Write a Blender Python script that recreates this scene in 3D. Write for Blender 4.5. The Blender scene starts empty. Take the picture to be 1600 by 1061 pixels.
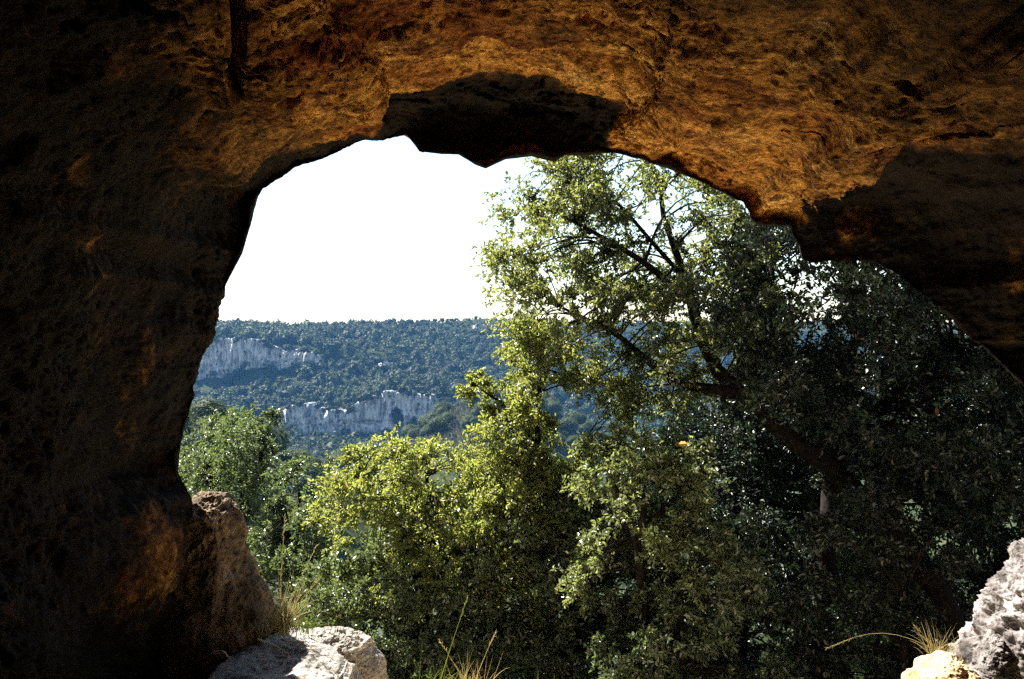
import bpy, math
import numpy as np
from mathutils import Vector

# ------------------------------------------------------------------ camera, sky, sun, exposure
scene = bpy.context.scene
C = scene.collection
CZ = 1.72                      # eye height above the cave floor
F = 1244.0                     # focal length in pixels of the 1600 px wide photograph
cam_d = bpy.data.cameras.new('camera')
cam_d.sensor_width = 36.0
cam_d.lens = 36.0 * F / 1600.0
cam_d.clip_start = 0.05
cam_d.clip_end = 3000.0
cam = bpy.data.objects.new('camera', cam_d)
cam.location = (0, 0, CZ)
cam.rotation_euler = (math.radians(90), 0, 0)
C.objects.link(cam)
scene.camera = cam

SUN_EL, SUN_AZ = 46.0, -51.0   # elevation; azimuth from the view direction (+Y), negative = to the left
world = bpy.data.worlds.new('World')
scene.world = world
world.use_nodes = True
wn, wl = world.node_tree.nodes, world.node_tree.links
sky = wn.new('ShaderNodeTexSky')
sky.sky_type = 'NISHITA'
sky.sun_disc = False
sky.sun_elevation = math.radians(SUN_EL)
sky.sun_rotation = math.radians(SUN_AZ)
sky.air_density = 1.3
sky.dust_density = 0.4
sky.ozone_density = 1.0
wl.new(sky.outputs[0], wn['Background'].inputs[0])
wn['Background'].inputs[1].default_value = 0.05

sun_d = bpy.data.lights.new('sun', 'SUN')
sun_d.energy = 5.0
sun_d.angle = math.radians(0.5)
sun_d.color = (1.0, 0.95, 0.87)
sun = bpy.data.objects.new('sun', sun_d)
e, a = math.radians(SUN_EL), math.radians(SUN_AZ)
SUNV = Vector((math.sin(a) * math.cos(e), math.cos(a) * math.cos(e), math.sin(e)))
sun.rotation_euler = (-SUNV).to_track_quat('-Z', 'Y').to_euler()
sun.location = SUNV * 40
C.objects.link(sun)

scene.view_settings.view_transform = 'Standard'
scene.view_settings.look = 'None'
scene.view_settings.gamma = 1.0
scene.view_settings.exposure = 2.5
scene.render.engine = 'CYCLES'
scene.cycles.use_denoising = False
scene.cycles.max_bounces = 10
scene.cycles.diffuse_bounces = 5
scene.cycles.transparent_max_bounces = 8
scene.cycles.volume_bounces = 0
scene.cycles.sample_clamp_indirect = 4.0

# ------------------------------------------------------------------ helpers
rng = np.random.default_rng(7)

def at(px, py, Y):
    """point seen at photo pixel (px, py) standing at distance Y along the view axis"""
    return np.array([(px - 800.0) / F * Y, Y, CZ - (py - 530.5) / F * Y])

def at_many(px, py, Y):
    return np.stack([(px - 800.0) / F * Y, Y, CZ - (py - 530.5) / F * Y], -1)

def _hash(ix, iy, iz, seed):
    h = (ix.astype(np.int64) * 374761393 + iy.astype(np.int64) * 668265263 +
         iz.astype(np.int64) * 2147483647 + seed * 1274126177) & 0xFFFFFFFF
    h = ((h ^ (h >> 13)) * 1274126177) & 0xFFFFFFFF
    h = ((h ^ (h >> 16)) * 2246822519) & 0xFFFFFFFF
    h = h ^ (h >> 15)
    return (h & 0xFFFFFF).astype(np.float64) / 0xFFFFFF * 2 - 1

def vnoise(p, seed=0):
    i = np.floor(p).astype(np.int64)
    f = p - i
    u = f * f * f * (f * (f * 6 - 15) + 10)
    out = 0
    for dx in (0, 1):
        wx = u[..., 0] if dx else 1 - u[..., 0]
        for dy in (0, 1):
            wy = u[..., 1] if dy else 1 - u[..., 1]
            for dz in (0, 1):
                wz = u[..., 2] if dz else 1 - u[..., 2]
                out = out + wx * wy * wz * _hash(i[..., 0] + dx, i[..., 1] + dy, i[..., 2] + dz, seed)
    return out

def fbm(p, octaves=4, seed=0, gain=0.5):
    s, amp, n = 0, 1.0, 0
    for k in range(octaves):
        s = s + amp * vnoise(p * 2.03 ** k + 17.3 * k, seed + k)
        n += amp
        amp *= gain
    return s / n

def ridged(p, octaves=4, seed=0, gain=0.5):
    s, amp, n = 0, 1.0, 0
    for k in range(octaves):
        s = s + amp * (1 - 2 * np.abs(vnoise(p * 2.03 ** k + 11.7 * k, seed + k)))
        n += amp
        amp *= gain
    return s / n

def sstep(a, b, x):
    t = np.clip((x - a) / (b - a), 0, 1)
    return t * t * (3 - 2 * t)

def mesh_obj(name, verts, loops, sizes, mats, parent=None, mat_idx=None, smooth=True, attr=None, loc=None):
    """link one mesh object; loops is the flat list of corner indices, sizes the corner count of each face"""
    me = bpy.data.meshes.new(name)
    verts = np.asarray(verts, dtype=np.float32)
    if loc is not None:
        verts = verts - np.asarray(loc, dtype=np.float32)
    loops = np.asarray(loops, dtype=np.int32).ravel()
    sizes = np.asarray(sizes, dtype=np.int32)
    starts = np.concatenate([[0], np.cumsum(sizes)[:-1]]).astype(np.int32)
    me.vertices.add(len(verts))
    me.vertices.foreach_set('co', verts.ravel())
    me.loops.add(len(loops))
    me.loops.foreach_set('vertex_index', loops)
    me.polygons.add(len(sizes))
    me.polygons.foreach_set('loop_start', starts)
    me.polygons.foreach_set('loop_total', sizes)
    for m in (mats if isinstance(mats, (list, tuple)) else [mats]):
        me.materials.append(m)
    if mat_idx is not None:
        me.polygons.foreach_set('material_index', np.asarray(mat_idx, dtype=np.int32))
    me.polygons.foreach_set('use_smooth', np.full(len(sizes), smooth, dtype=bool))
    if attr is not None:
        for an, av in attr.items():
            at_ = me.attributes.new(an, 'FLOAT', 'POINT')
            at_.data.foreach_set('value', np.asarray(av, dtype=np.float32))
    me.update(calc_edges=True)
    me.validate()
    o = bpy.data.objects.new(name, me)
    C.objects.link(o)
    if parent is not None:
        o.parent = parent
    elif loc is not None:
        o.location = [float(v) for v in loc]
    return o

def grid_faces(nr, nc, wrap=False):
    r = np.arange(nr - 1)[:, None]
    c = np.arange(nc if wrap else nc - 1)[None, :]
    c2 = (c + 1) % nc
    q = np.stack([r * nc + c, r * nc + c2, (r + 1) * nc + c2, (r + 1) * nc + c], -1).reshape(-1, 4)
    return q

def grid_normals(P):
    du = np.gradient(P, axis=0)
    dv = np.gradient(P, axis=1)
    n = np.cross(du, dv)
    return n / (np.linalg.norm(n, axis=-1, keepdims=True) + 1e-9)

def tag(o, label=None, cat=None, group=None, kind=None):
    if label: o['label'] = label
    if cat: o['category'] = cat
    if group: o['group'] = group
    if kind: o['kind'] = kind
    return o

def empty(name, loc):
    o = bpy.data.objects.new(name, None)
    o.location = [float(v) for v in loc]
    C.objects.link(o)
    return o

# ------------------------------------------------------------------ materials
def nodes_of(name):
    m = bpy.data.materials.new(name)
    m.use_nodes = True
    nt = m.node_tree
    nt.nodes.clear()
    out = nt.nodes.new('ShaderNodeOutputMaterial')
    return m, nt, out

def N(nt, kind, **kw):
    n = nt.nodes.new(kind)
    for k, v in kw.items():
        if k in n.inputs.keys():
            n.inputs[k].default_value = v
        else:
            setattr(n, k, v)
    return n

def noise(nt, co, scale, detail=6, rough=0.6, dist=0.0):
    n = N(nt, 'ShaderNodeTexNoise')
    n.inputs['Scale'].default_value = scale
    n.inputs['Detail'].default_value = detail
    n.inputs['Roughness'].default_value = rough
    n.inputs['Distortion'].default_value = dist
    nt.links.new(co, n.inputs['Vector'])
    return n.outputs['Fac']

def ramp(nt, fac, stops):
    r = N(nt, 'ShaderNodeValToRGB')
    el = r.color_ramp.elements
    while len(el) > 1: el.remove(el[0])
    el[0].position = stops[0][0]; el[0].color = (*stops[0][1], 1)
    for p, c in stops[1:]:
        x = el.new(p); x.color = (*c, 1)
    nt.links.new(fac, r.inputs[0])
    return r.outputs[0]

def mixc(nt, fac, a_, b_, mode='MIX'):
    m = N(nt, 'ShaderNodeMix', data_type='RGBA', blend_type=mode)
    for sock, v in ((m.inputs[0], fac), (m.inputs[6], a_), (m.inputs[7], b_)):
        if isinstance(v, (int, float)): sock.default_value = v
        elif isinstance(v, tuple): sock.default_value = (*v, 1)
        else: nt.links.new(v, sock)
    return m.outputs[2]

def rock_material(name, pal, patch, patch_amt, scale=1.0, bump=0.6, stretch=(1, 1, 1), rough=0.9, pits=True, fine=1.0, grit=0.0):
    m, nt, out = nodes_of(name)
    tc = N(nt, 'ShaderNodeTexCoord')
    mp = N(nt, 'ShaderNodeMapping')
    mp.inputs['Scale'].default_value = stretch
    nt.links.new(tc.outputs['Object'], mp.inputs[0])
    co = mp.outputs[0]
    base = ramp(nt, noise(nt, co, 2.6 * scale, 6 if grit else 10, 0.66, 0.15), pal)
    pm = ramp(nt, noise(nt, co, 1.1 * scale, 8, 0.68, 0.3), [(patch_amt, (0, 0, 0)), (patch_amt + 0.12, (1, 1, 1))])
    col = mixc(nt, pm, base, patch)
    sp = ramp(nt, noise(nt, co, 26 * scale, 3, 0.65), [(0.34, (0.42, 0.38, 0.34)), (0.5, (0.95, 0.95, 0.95)), (0.7, (1.18, 1.15, 1.1))])
    col = mixc(nt, 0.85, col, sp, 'MULTIPLY')
    if grit:
        g1 = ramp(nt, noise(nt, co, 11 * scale, 4, 0.7), [(0.40, (0.28, 0.22, 0.18)), (0.49, (0.9, 0.88, 0.86)), (0.60, (1.25, 1.25, 1.25))])
        g2 = ramp(nt, noise(nt, co, 42 * scale, 2, 0.6), [(0.38, (0.45, 0.40, 0.36)), (0.52, (1, 1, 1)), (0.66, (1.3, 1.28, 1.25))])
        col = mixc(nt, grit, col, g1, 'MULTIPLY')
        col = mixc(nt, grit, col, g2, 'MULTIPLY')
    bs = N(nt, 'ShaderNodeBsdfPrincipled')
    bs.inputs['Roughness'].default_value = rough
    bs.inputs['Specular IOR Level'].default_value = 0.2
    nt.links.new(col, bs.inputs['Base Color'])
    add = N(nt, 'ShaderNodeMath', operation='ADD')
    nt.links.new(noise(nt, co, 9 * scale, 4 if grit else 9, 0.62, 0.0), add.inputs[0])
    if pits:
        v = N(nt, 'ShaderNodeTexVoronoi')
        v.inputs['Scale'].default_value = 13 * scale
        nt.links.new(co, v.inputs['Vector'])
        mr = N(nt, 'ShaderNodeMapRange')
        mr.inputs[1].default_value = 0.05; mr.inputs[2].default_value = 0.4
        mr.inputs[3].default_value = -0.35; mr.inputs[4].default_value = 0.0
        nt.links.new(v.outputs['Distance'], mr.inputs[0])
        nt.links.new(mr.outputs[0], add.inputs[1])
    else:
        add.inputs[1].default_value = 0
    b = N(nt, 'ShaderNodeBump')
    b.inputs['Strength'].default_value = bump
    b.inputs['Distance'].default_value = 0.05 / scale * fine
    nt.links.new(add.outputs[0], b.inputs['Height'])
    nt.links.new(b.outputs[0], bs.inputs['Normal'])
    nt.links.new(bs.outputs[0], out.inputs[0])
    return m

M_cave = rock_material('ochre_cave_rock',
    [(0.30, (0.14, 0.058, 0.014)), (0.43, (0.40, 0.18, 0.034)), (0.56, (0.58, 0.30, 0.062)), (0.70, (0.66, 0.42, 0.14))],
    (0.22, 0.06, 0.014), 0.53, 1.0, 0.7, (0.8, 1.2, 1.2), grit=0.9)
def floor_material():
    """dark earth inside, an unseen pale limestone slope added to bounce sun onto the ceiling"""
    m = rock_material('cave_floor_and_added_bounce_slope',
        [(0.3, (0.40, 0.30, 0.18)), (0.5, (0.58, 0.47, 0.32)), (0.7, (0.62, 0.53, 0.39))], (0.40, 0.27, 0.13), 0.55, 1.0, 0.5)
    nt = m.node_tree
    bs = next(n for n in nt.nodes if n.type == 'BSDF_PRINCIPLED')
    src = bs.inputs['Base Color'].links[0].from_socket
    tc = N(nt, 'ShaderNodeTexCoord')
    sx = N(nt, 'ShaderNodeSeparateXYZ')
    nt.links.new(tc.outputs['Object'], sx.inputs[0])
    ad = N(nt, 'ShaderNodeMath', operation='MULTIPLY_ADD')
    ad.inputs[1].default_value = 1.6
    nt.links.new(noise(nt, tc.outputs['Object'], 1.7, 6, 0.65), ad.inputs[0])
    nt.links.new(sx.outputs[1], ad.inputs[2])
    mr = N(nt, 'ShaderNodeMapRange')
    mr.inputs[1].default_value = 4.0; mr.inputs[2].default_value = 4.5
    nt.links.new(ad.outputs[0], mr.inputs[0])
    m2 = N(nt, 'ShaderNodeMapRange')                      # dark litter added farther out to cut bounce onto the bushes
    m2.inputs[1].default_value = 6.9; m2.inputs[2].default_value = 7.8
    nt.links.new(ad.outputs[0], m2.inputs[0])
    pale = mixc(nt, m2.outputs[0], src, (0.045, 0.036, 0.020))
    nt.links.new(mixc(nt, mr.outputs[0], (0.055, 0.034, 0.016), pale), bs.inputs['Base Color'])  # inside kept dark so the rim gets little bounce
    return m
M_floor = floor_material()

def add_painted_shade(m):
    """cave shade painted near black on the deep interior and side walls, with ragged edges"""
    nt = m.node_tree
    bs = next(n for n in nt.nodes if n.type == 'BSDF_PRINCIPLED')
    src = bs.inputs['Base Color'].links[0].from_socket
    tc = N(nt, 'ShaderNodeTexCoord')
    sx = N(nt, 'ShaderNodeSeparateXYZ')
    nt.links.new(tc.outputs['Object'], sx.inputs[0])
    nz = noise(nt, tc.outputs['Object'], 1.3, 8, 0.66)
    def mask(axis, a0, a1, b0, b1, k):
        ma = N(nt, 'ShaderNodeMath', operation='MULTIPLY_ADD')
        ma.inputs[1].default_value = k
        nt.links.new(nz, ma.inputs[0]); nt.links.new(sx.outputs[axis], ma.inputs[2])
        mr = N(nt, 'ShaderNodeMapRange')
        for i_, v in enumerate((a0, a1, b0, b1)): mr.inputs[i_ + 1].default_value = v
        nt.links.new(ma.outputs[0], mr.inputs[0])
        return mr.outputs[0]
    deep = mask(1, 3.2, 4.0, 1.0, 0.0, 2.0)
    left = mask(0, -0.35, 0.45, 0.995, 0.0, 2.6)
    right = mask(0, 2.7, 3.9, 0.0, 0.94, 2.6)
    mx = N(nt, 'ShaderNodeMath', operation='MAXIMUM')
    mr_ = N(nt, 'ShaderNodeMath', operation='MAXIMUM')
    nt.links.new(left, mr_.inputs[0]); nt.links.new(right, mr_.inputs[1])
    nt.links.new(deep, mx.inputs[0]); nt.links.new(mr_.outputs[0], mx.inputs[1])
    rim_attr = N(nt, 'ShaderNodeAttribute')
    rim_attr.attribute_name = 'rim_shade'
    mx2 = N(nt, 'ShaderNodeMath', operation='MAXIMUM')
    nt.links.new(mx.outputs[0], mx2.inputs[0]); nt.links.new(rim_attr.outputs['Fac'], mx2.inputs[1])
    lit_attr = N(nt, 'ShaderNodeAttribute')
    lit_attr.attribute_name = 'lit_patch'
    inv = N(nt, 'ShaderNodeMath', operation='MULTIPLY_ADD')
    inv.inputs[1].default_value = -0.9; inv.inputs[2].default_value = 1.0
    nt.links.new(lit_attr.outputs['Fac'], inv.inputs[0])
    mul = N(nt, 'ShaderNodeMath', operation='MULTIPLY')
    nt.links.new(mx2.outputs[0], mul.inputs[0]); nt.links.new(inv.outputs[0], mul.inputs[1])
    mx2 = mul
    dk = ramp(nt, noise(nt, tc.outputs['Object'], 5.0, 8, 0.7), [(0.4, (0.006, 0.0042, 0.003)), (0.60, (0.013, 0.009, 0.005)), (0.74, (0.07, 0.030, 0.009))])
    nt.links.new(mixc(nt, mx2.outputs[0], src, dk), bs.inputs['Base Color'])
add_painted_shade(M_cave)  # cave shade painted into the rock colour
M_lime = rock_material('weathered_limestone',
    [(0.30, (0.12, 0.105, 0.09)), (0.45, (0.26, 0.235, 0.205)), (0.62, (0.36, 0.335, 0.30)), (0.75, (0.42, 0.40, 0.37))],
    (0.085, 0.075, 0.062), 0.60, 2.2, 0.9)
M_brown = rock_material('brown_stained_limestone',
    [(0.30, (0.03, 0.021, 0.013)), (0.46, (0.10, 0.068, 0.037)), (0.60, (0.19, 0.135, 0.08)), (0.72, (0.40, 0.33, 0.245))],
    (0.24, 0.10, 0.03), 0.60, 1.8, 0.9)
M_orange = rock_material('orange_boulder_stone',
    [(0.3, (0.24, 0.115, 0.04)), (0.48, (0.40, 0.26, 0.125)), (0.65, (0.50, 0.41, 0.28))], (0.40, 0.13, 0.03), 0.58, 2.5, 0.7)
M_outcrop = rock_material('lumpy_grey_conglomerate',
    [(0.34, (0.035, 0.03, 0.028)), (0.47, (0.13, 0.115, 0.108)), (0.6, (0.25, 0.23, 0.22)), (0.75, (0.33, 0.31, 0.30))],
    (0.38, 0.17, 0.055), 0.61, 2.0, 1.0)
M_cliff = rock_material('streaked_grey_cliff',
    [(0.33, (0.03, 0.032, 0.030)), (0.43, (0.22, 0.21, 0.20)), (0.53, (0.50, 0.48, 0.46)), (0.67, (0.66, 0.64, 0.61))],
    (0.035, 0.042, 0.028), 0.575, 0.12, 1.0, (1.7, 1.7, 0.5), pits=False)
M_outer = rock_material('outer_cliff_rock',
    [(0.3, (0.05, 0.045, 0.035)), (0.5, (0.10, 0.085, 0.07)), (0.7, (0.16, 0.14, 0.115))], (0.12, 0.10, 0.08), 0.55, 0.5, 0.8)

def ground_material():
    m, nt, out = nodes_of('scrubby_ground')
    tc = N(nt, 'ShaderNodeTexCoord')
    co = tc.outputs['Object']
    c = ramp(nt, noise(nt, co, 0.25, 8, 0.7), [(0.35, (0.02, 0.028, 0.012)), (0.55, (0.035, 0.042, 0.018)), (0.7, (0.07, 0.06, 0.033))])
    bs = N(nt, 'ShaderNodeBsdfPrincipled')
    bs.inputs['Roughness'].default_value = 1.0
    bs.inputs['Specular IOR Level'].default_value = 0.0
    nt.links.new(c, bs.inputs['Base Color'])
    nt.links.new(bs.outputs[0], out.inputs[0])
    return m
M_ground = ground_material()

def leaf_material(name, top, top2, trans, trans_w, rough=0.38, spec=0.5, attr='leaf_tone', odd=None):
    """leathery leaf: glossy upper skin, light glowing through the blade; tone varies leaf by leaf"""
    m, nt, out = nodes_of(name)
    at_ = N(nt, 'ShaderNodeAttribute')
    at_.attribute_name = attr
    f = at_.outputs['Fac']
    col = mixc(nt, f, top, top2)
    tcol = mixc(nt, f, tuple(v * 0.7 for v in trans), tuple(min(1, v * 1.25) for v in trans))
    if odd:
        gt = N(nt, 'ShaderNodeMath', operation='GREATER_THAN')
        gt.inputs[1].default_value = 0.965
        nt.links.new(f, gt.inputs[0])
        col = mixc(nt, gt.outputs[0], col, odd)
        tcol = mixc(nt, gt.outputs[0], tcol, odd)
    bs = N(nt, 'ShaderNodeBsdfPrincipled')
    bs.inputs['Roughness'].default_value = rough
    bs.inputs['Specular IOR Level'].default_value = spec
    nt.links.new(col, bs.inputs['Base Color'])
    tr = N(nt, 'ShaderNodeBsdfTranslucent')
    nt.links.new(tcol, tr.inputs[0])
    mx = N(nt, 'ShaderNodeMixShader')
    mx.inputs[0].default_value = trans_w
    nt.links.new(bs.outputs[0], mx.inputs[1])
    nt.links.new(tr.outputs[0], mx.inputs[2])
    nt.links.new(mx.outputs[0], out.inputs[0])
    return m

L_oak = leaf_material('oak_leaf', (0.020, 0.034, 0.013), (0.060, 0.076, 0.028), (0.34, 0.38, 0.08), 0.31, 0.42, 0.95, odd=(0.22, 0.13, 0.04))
L_shaded = leaf_material('shaded_oak_leaf', (0.004, 0.008, 0.003), (0.011, 0.019, 0.007), (0.06, 0.11, 0.03), 0.10, 0.42, 0.55)  # shade put into the colour: oak leaf darkened for the right-hand trees
L_yellow = leaf_material('yellow_green_leaf', (0.035, 0.052, 0.010), (0.085, 0.105, 0.020), (0.38, 0.42, 0.07), 0.36, 0.42, 0.9, odd=(0.35, 0.13, 0.04))
L_pale = leaf_material('pale_leaf', (0.028, 0.045, 0.014), (0.078, 0.095, 0.034), (0.32, 0.38, 0.09), 0.32, 0.42, 0.9)
L_green = leaf_material('green_leaf', (0.016, 0.030, 0.011), (0.046, 0.066, 0.024), (0.22, 0.30, 0.07), 0.24, 0.42, 0.9)
L_far = leaf_material('distant_leaf', (0.012, 0.021, 0.008), (0.056, 0.074, 0.026), (0.07, 0.10, 0.035), 0.15, 0.7, 0.1)
L_mid = leaf_material('valley_leaf', (0.016, 0.028, 0.009), (0.070, 0.090, 0.028), (0.10, 0.14, 0.04), 0.18, 0.7, 0.1)
L_scrub = leaf_material('bare_scrub', (0.10, 0.095, 0.07), (0.16, 0.15, 0.12), (0.10, 0.10, 0.07), 0.15, 0.9, 0.1)

def plain(name, c1, c2, scale, rough=0.85, bump=0.4, trans=None):
    m, nt, out = nodes_of(name)
    tc = N(nt, 'ShaderNodeTexCoord')
    n = noise(nt, tc.outputs['Object'], scale, 7, 0.65, 0.5)
    col = ramp(nt, n, [(0.35, c1), (0.65, c2)])
    bs = N(nt, 'ShaderNodeBsdfPrincipled')
    bs.inputs['Roughness'].default_value = rough
    bs.inputs['Specular IOR Level'].default_value = 0.06
    nt.links.new(col, bs.inputs['Base Color'])
    b = N(nt, 'ShaderNodeBump')
    b.inputs['Strength'].default_value = bump
    b.inputs['Distance'].default_value = 0.02
    nt.links.new(n, b.inputs['Height'])
    nt.links.new(b.outputs[0], bs.inputs['Normal'])
    sh = bs.outputs[0]
    if trans:
        tr = N(nt, 'ShaderNodeBsdfTranslucent')
        tr.inputs[0].default_value = (*trans, 1)
        mx = N(nt, 'ShaderNodeMixShader')
        mx.inputs[0].default_value = 0.4
        nt.links.new(sh, mx.inputs[1]); nt.links.new(tr.outputs[0], mx.inputs[2])
        sh = mx.outputs[0]
    nt.links.new(sh, out.inputs[0])
    return m
M_bark = plain('oak_bark', (0.006, 0.005, 0.004), (0.026, 0.022, 0.018), 14, 0.95, 1.0)
M_straw = plain('dry_grass', (0.33, 0.29, 0.13), (0.48, 0.42, 0.23), 20, 0.6, 0.0, (0.45, 0.36, 0.12))
M_blade = plain('green_grass', (0.10, 0.15, 0.03), (0.19, 0.22, 0.06), 20, 0.5, 0.0, (0.28, 0.36, 0.07))
M_twig = plain('bleached_twig', (0.34, 0.27, 0.18), (0.50, 0.43, 0.32), 30, 0.8, 0.2)
M_deadleaf = plain('orange_dead_leaf', (0.55, 0.24, 0.05), (0.70, 0.42, 0.14), 30, 0.6, 0.0, (0.7, 0.34, 0.08))

# ------------------------------------------------------------------ the cave: one shell from the outer cliff face round the lip to the back wall
# each key: photo pixel of the lip and its distance, photo pixel of the inner edge of the rim and its distance
K = np.array([
 (330,1330,4.70, 120,1400,4.10),(318,1180,4.70, 130,1200,4.10),(305,1061,4.75, 150,1061,4.15),(288,950,4.80, 185,950,4.20),
 (286,870,4.80, 190,870,4.25),(302,790,4.80, 185,790,4.30),(279,738,4.85, 170,735,4.30),(284,690,4.85, 175,680,4.30),
 (302,625,4.90, 195,610,4.35),(304,578,4.90, 205,555,4.40),(334,522,4.95, 225,490,4.45),(342,468,5.00, 255,440,4.50),
 (380,396,5.05, 290,370,4.55),(393,355,5.10, 320,320,4.60),(415,300,5.10, 370,275,4.65),(460,268,5.15, 420,240,4.75),
 (505,250,5.15, 480,223,4.85),(545,233,5.20, 530,212,4.90),(570,220,5.20, 562,207,4.95),(600,222,5.20, 588,204,4.95),
 (632,217,5.15, 608,192,4.85),(644,224,5.10, 594,142,4.72),(652,238,5.05, 640,133,4.70),(690,242,5.00, 700,138,4.70),
 (716,243,5.00, 750,124,4.70),(740,258,5.00, 780,128,4.70),(758,265,5.00, 810,138,4.70),(790,250,5.00, 840,142,4.70),
 (830,245,5.00, 880,150,4.70),(868,254,5.00, 915,162,4.70),(885,244,5.00, 943,175,4.72),(925,243,5.00, 955,200,4.75),
 (957,240,5.00, 964,226,4.85),(1000,250,5.00,1005,238,4.90),(1045,266,5.00,1052,252,4.90),(1085,281,5.00,1092,266,4.88),
 (1125,300,4.95,1132,285,4.85),(1152,316,4.95,1161,300,4.80),(1168,337,4.90,1178,318,4.78),(1182,353,4.90,1198,334,4.75),
 (1232,356,4.85,1244,338,4.70),(1247,382,4.85,1296,345,4.60),(1252,405,4.85,1296,300,4.50),(1265,412,4.82,1330,262,4.40),
 (1300,410,4.80,1380,240,4.35),(1340,408,4.80,1450,236,4.25),(1372,411,4.80,1530,240,4.15),(1402,430,4.75,1620,240,4.05),
 (1442,462,4.70,1750,270,3.90),(1482,492,4.65,1850,320,3.80),(1540,550,4.60,1950,420,3.75),(1600,606,4.55,2000,540,3.70),
 (1680,690,4.50,2020,700,3.70),(1720,800,4.45,2020,850,3.70),(1740,950,4.40,2020,1000,3.70),(1740,1150,4.40,2020,1200,3.70),
 (1740,1350,4.40,2020,1400,3.70)], dtype=float)
AX = np.array([0.35, 0.0, CZ - 0.25])

def build_cave():
    lip = at_many(K[:, 0], K[:, 1], K[:, 2])
    inn = at_many(K[:, 3], K[:, 4], K[:, 5])
    seg = np.linalg.norm(np.diff((lip + inn) / 2, axis=0), axis=1) + 0.03
    t = np.concatenate([[0], np.cumsum(seg)])
    NC = 1700
    tt = np.linspace(0, t[-1], NC)
    lip = np.stack([np.interp(tt, t, lip[:, k]) for k in range(3)], -1)
    inn = np.stack([np.interp(tt, t, inn[:, k]) for k in range(3)], -1)
    # soften the inner edge a little
    ker = np.ones(27) / 27
    for k in range(3):
        inn[:, k] = np.convolve(np.pad(inn[:, k], 13, mode='edge'), ker, 'valid')
    rad = inn - AX; rad[:, 1] = 0
    rl = lip - AX; rl[:, 1] = 0
    ul = rl / np.linalg.norm(rl, axis=1, keepdims=True)
    key = np.interp(tt, t, np.arange(len(K)))
    grow = np.interp(key, [0, 9, 16, 20, 36, 52, 60], [0.04, 0.03, -0.07, -0.09, -0.08, 0.02, 0.04])
    rings, w = [], []
    ext = [(24.0, -14.0), (24.0, -5.0), (24.0, 0.6), (12.0, 1.1), (6.0, 1.1), (4.0, 0.9), (2.5, 0.75), (1.6, 0.6), (1.0, 0.48), (0.6, 0.36), (0.35, 0.26), (0.2, 0.18), (0.1, 0.1), (0.03, 0.04)]
    for r, dy in ext:
        p = lip + ul * r
        p[:, 1] = lip[:, 1] + dy
        rings.append(p); w.append(min(1.0, 0.25 + r))
    nriser = 55
    for s in np.linspace(0, 1, nriser):
        # bulge of the rim: steep near the lip, rounding over into the ceiling
        k = s
        p = lip * (1 - k) + inn * k
        p[:, 1] = lip[:, 1] + (inn[:, 1] - lip[:, 1]) * (s ** 1.6)
        rings.append(p)
        w.append(0.28 + 0.72 * math.sin(math.pi * min(s, 0.5)) )
    prof_y = np.concatenate([np.linspace(0, 2.2, 210)[1:], np.linspace(2.2, 11.2, 70)[1:]])
    for d in prof_y:
        m = (1.0 + grow * min(d, 1.3) + 0.05 * min(max(d - 1.3, 0), 2.5))[:, None]   # the vault dips a little, then opens up inside
        if d > 5.5:
            q = (d - 5.5) / 5.8
            m = m * math.sqrt(max(0.0, 1 - q * q))
        p = AX + rad * m
        p[:, 1] = inn[:, 1] - d
        rings.append(p); w.append(1.0)
    P = np.stack(rings)                                        # (NR, NC, 3)
    W = np.array(w)[:, None]
    n = grid_normals(P)
    c = AX + np.array([0, 1.5, 0])
    flip = np.sign(np.sum((P - c) * n, -1).mean())
    n = n * flip                                               # pointing away from the cave's inside
    NE = len(ext)
    q = P * 1.0
    big = fbm(q * 1.15, 3, 3)
    mid = ridged(q * np.array([2.6, 3.4, 3.4]), 4, 11)
    sm = fbm(q * 11.0, 4, 23)
    fine = fbm(q * 38.0, 2, 31)
    qs = np.stack([q[..., 0] * 0.55 + 0.35 * q[..., 2], q[..., 1] * 1.5, q[..., 2]], -1)      # bedding: hollows drawn out along the vault
    qs = qs + 0.06 * np.stack([vnoise(q * 3.1, 81), vnoise(q * 3.1, 82), vnoise(q * 3.1, 83)], -1)
    pit = sstep(0.16, 0.52, fbm(qs * 8.0 + 5.5, 4, 41, 0.6))
    pit2 = sstep(0.2, 0.5, fbm(qs * 27.0 + 1.5, 3, 43, 0.65))
    patchy = sstep(-0.25, 0.35, fbm(q * 0.9 + 9.0, 3, 47))              # some stretches of roof are smooth, some eaten away
    crag = ridged(qs * 5.5, 5, 45, 0.62)
    disp = 0.15 * big * W + 0.05 * mid * W + 0.018 * crag * (0.4 + 0.6 * W) + 0.024 * sm * (0.5 + 0.5 * W) + 0.010 * fine + 0.055 * pit * W * patchy + 0.022 * pit2 * W * (0.3 + patchy)
    # the vertical slot in the ceiling at upper left and the bulge low on the left wall
    px = 800 + P[..., 0] / np.maximum(P[..., 1], 0.3) * F
    py = 530.5 - (P[..., 2] - CZ) / np.maximum(P[..., 1], 0.3) * F
    inner = (np.arange(len(rings)) > NE + nriser - 5)[:, None] & (P[..., 1] > 1.5)
    slot = np.exp(-((px - 368 - 6 * np.sin(py / 23.0)) / 8.5) ** 4) * sstep(-200, -150, py) * sstep(150, 128, py)
    disp = disp + np.where(inner, 0.34 * slot, 0)
    nub = np.exp(-(((px - 358) / 14) ** 2 + ((py - 142) / 16) ** 2))
    disp = disp - np.where(inner, 0.07 * nub, 0)
    bul = np.exp(-(((px - 235) / 65) ** 2 + ((py - 870) / 105) ** 2))
    disp = disp - 0.24 * bul * ((np.arange(len(rings)) > NE)[:, None])
    bul2 = np.exp(-(((px - 225) / 26) ** 2 + ((py - 560) / 95) ** 2))
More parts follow.
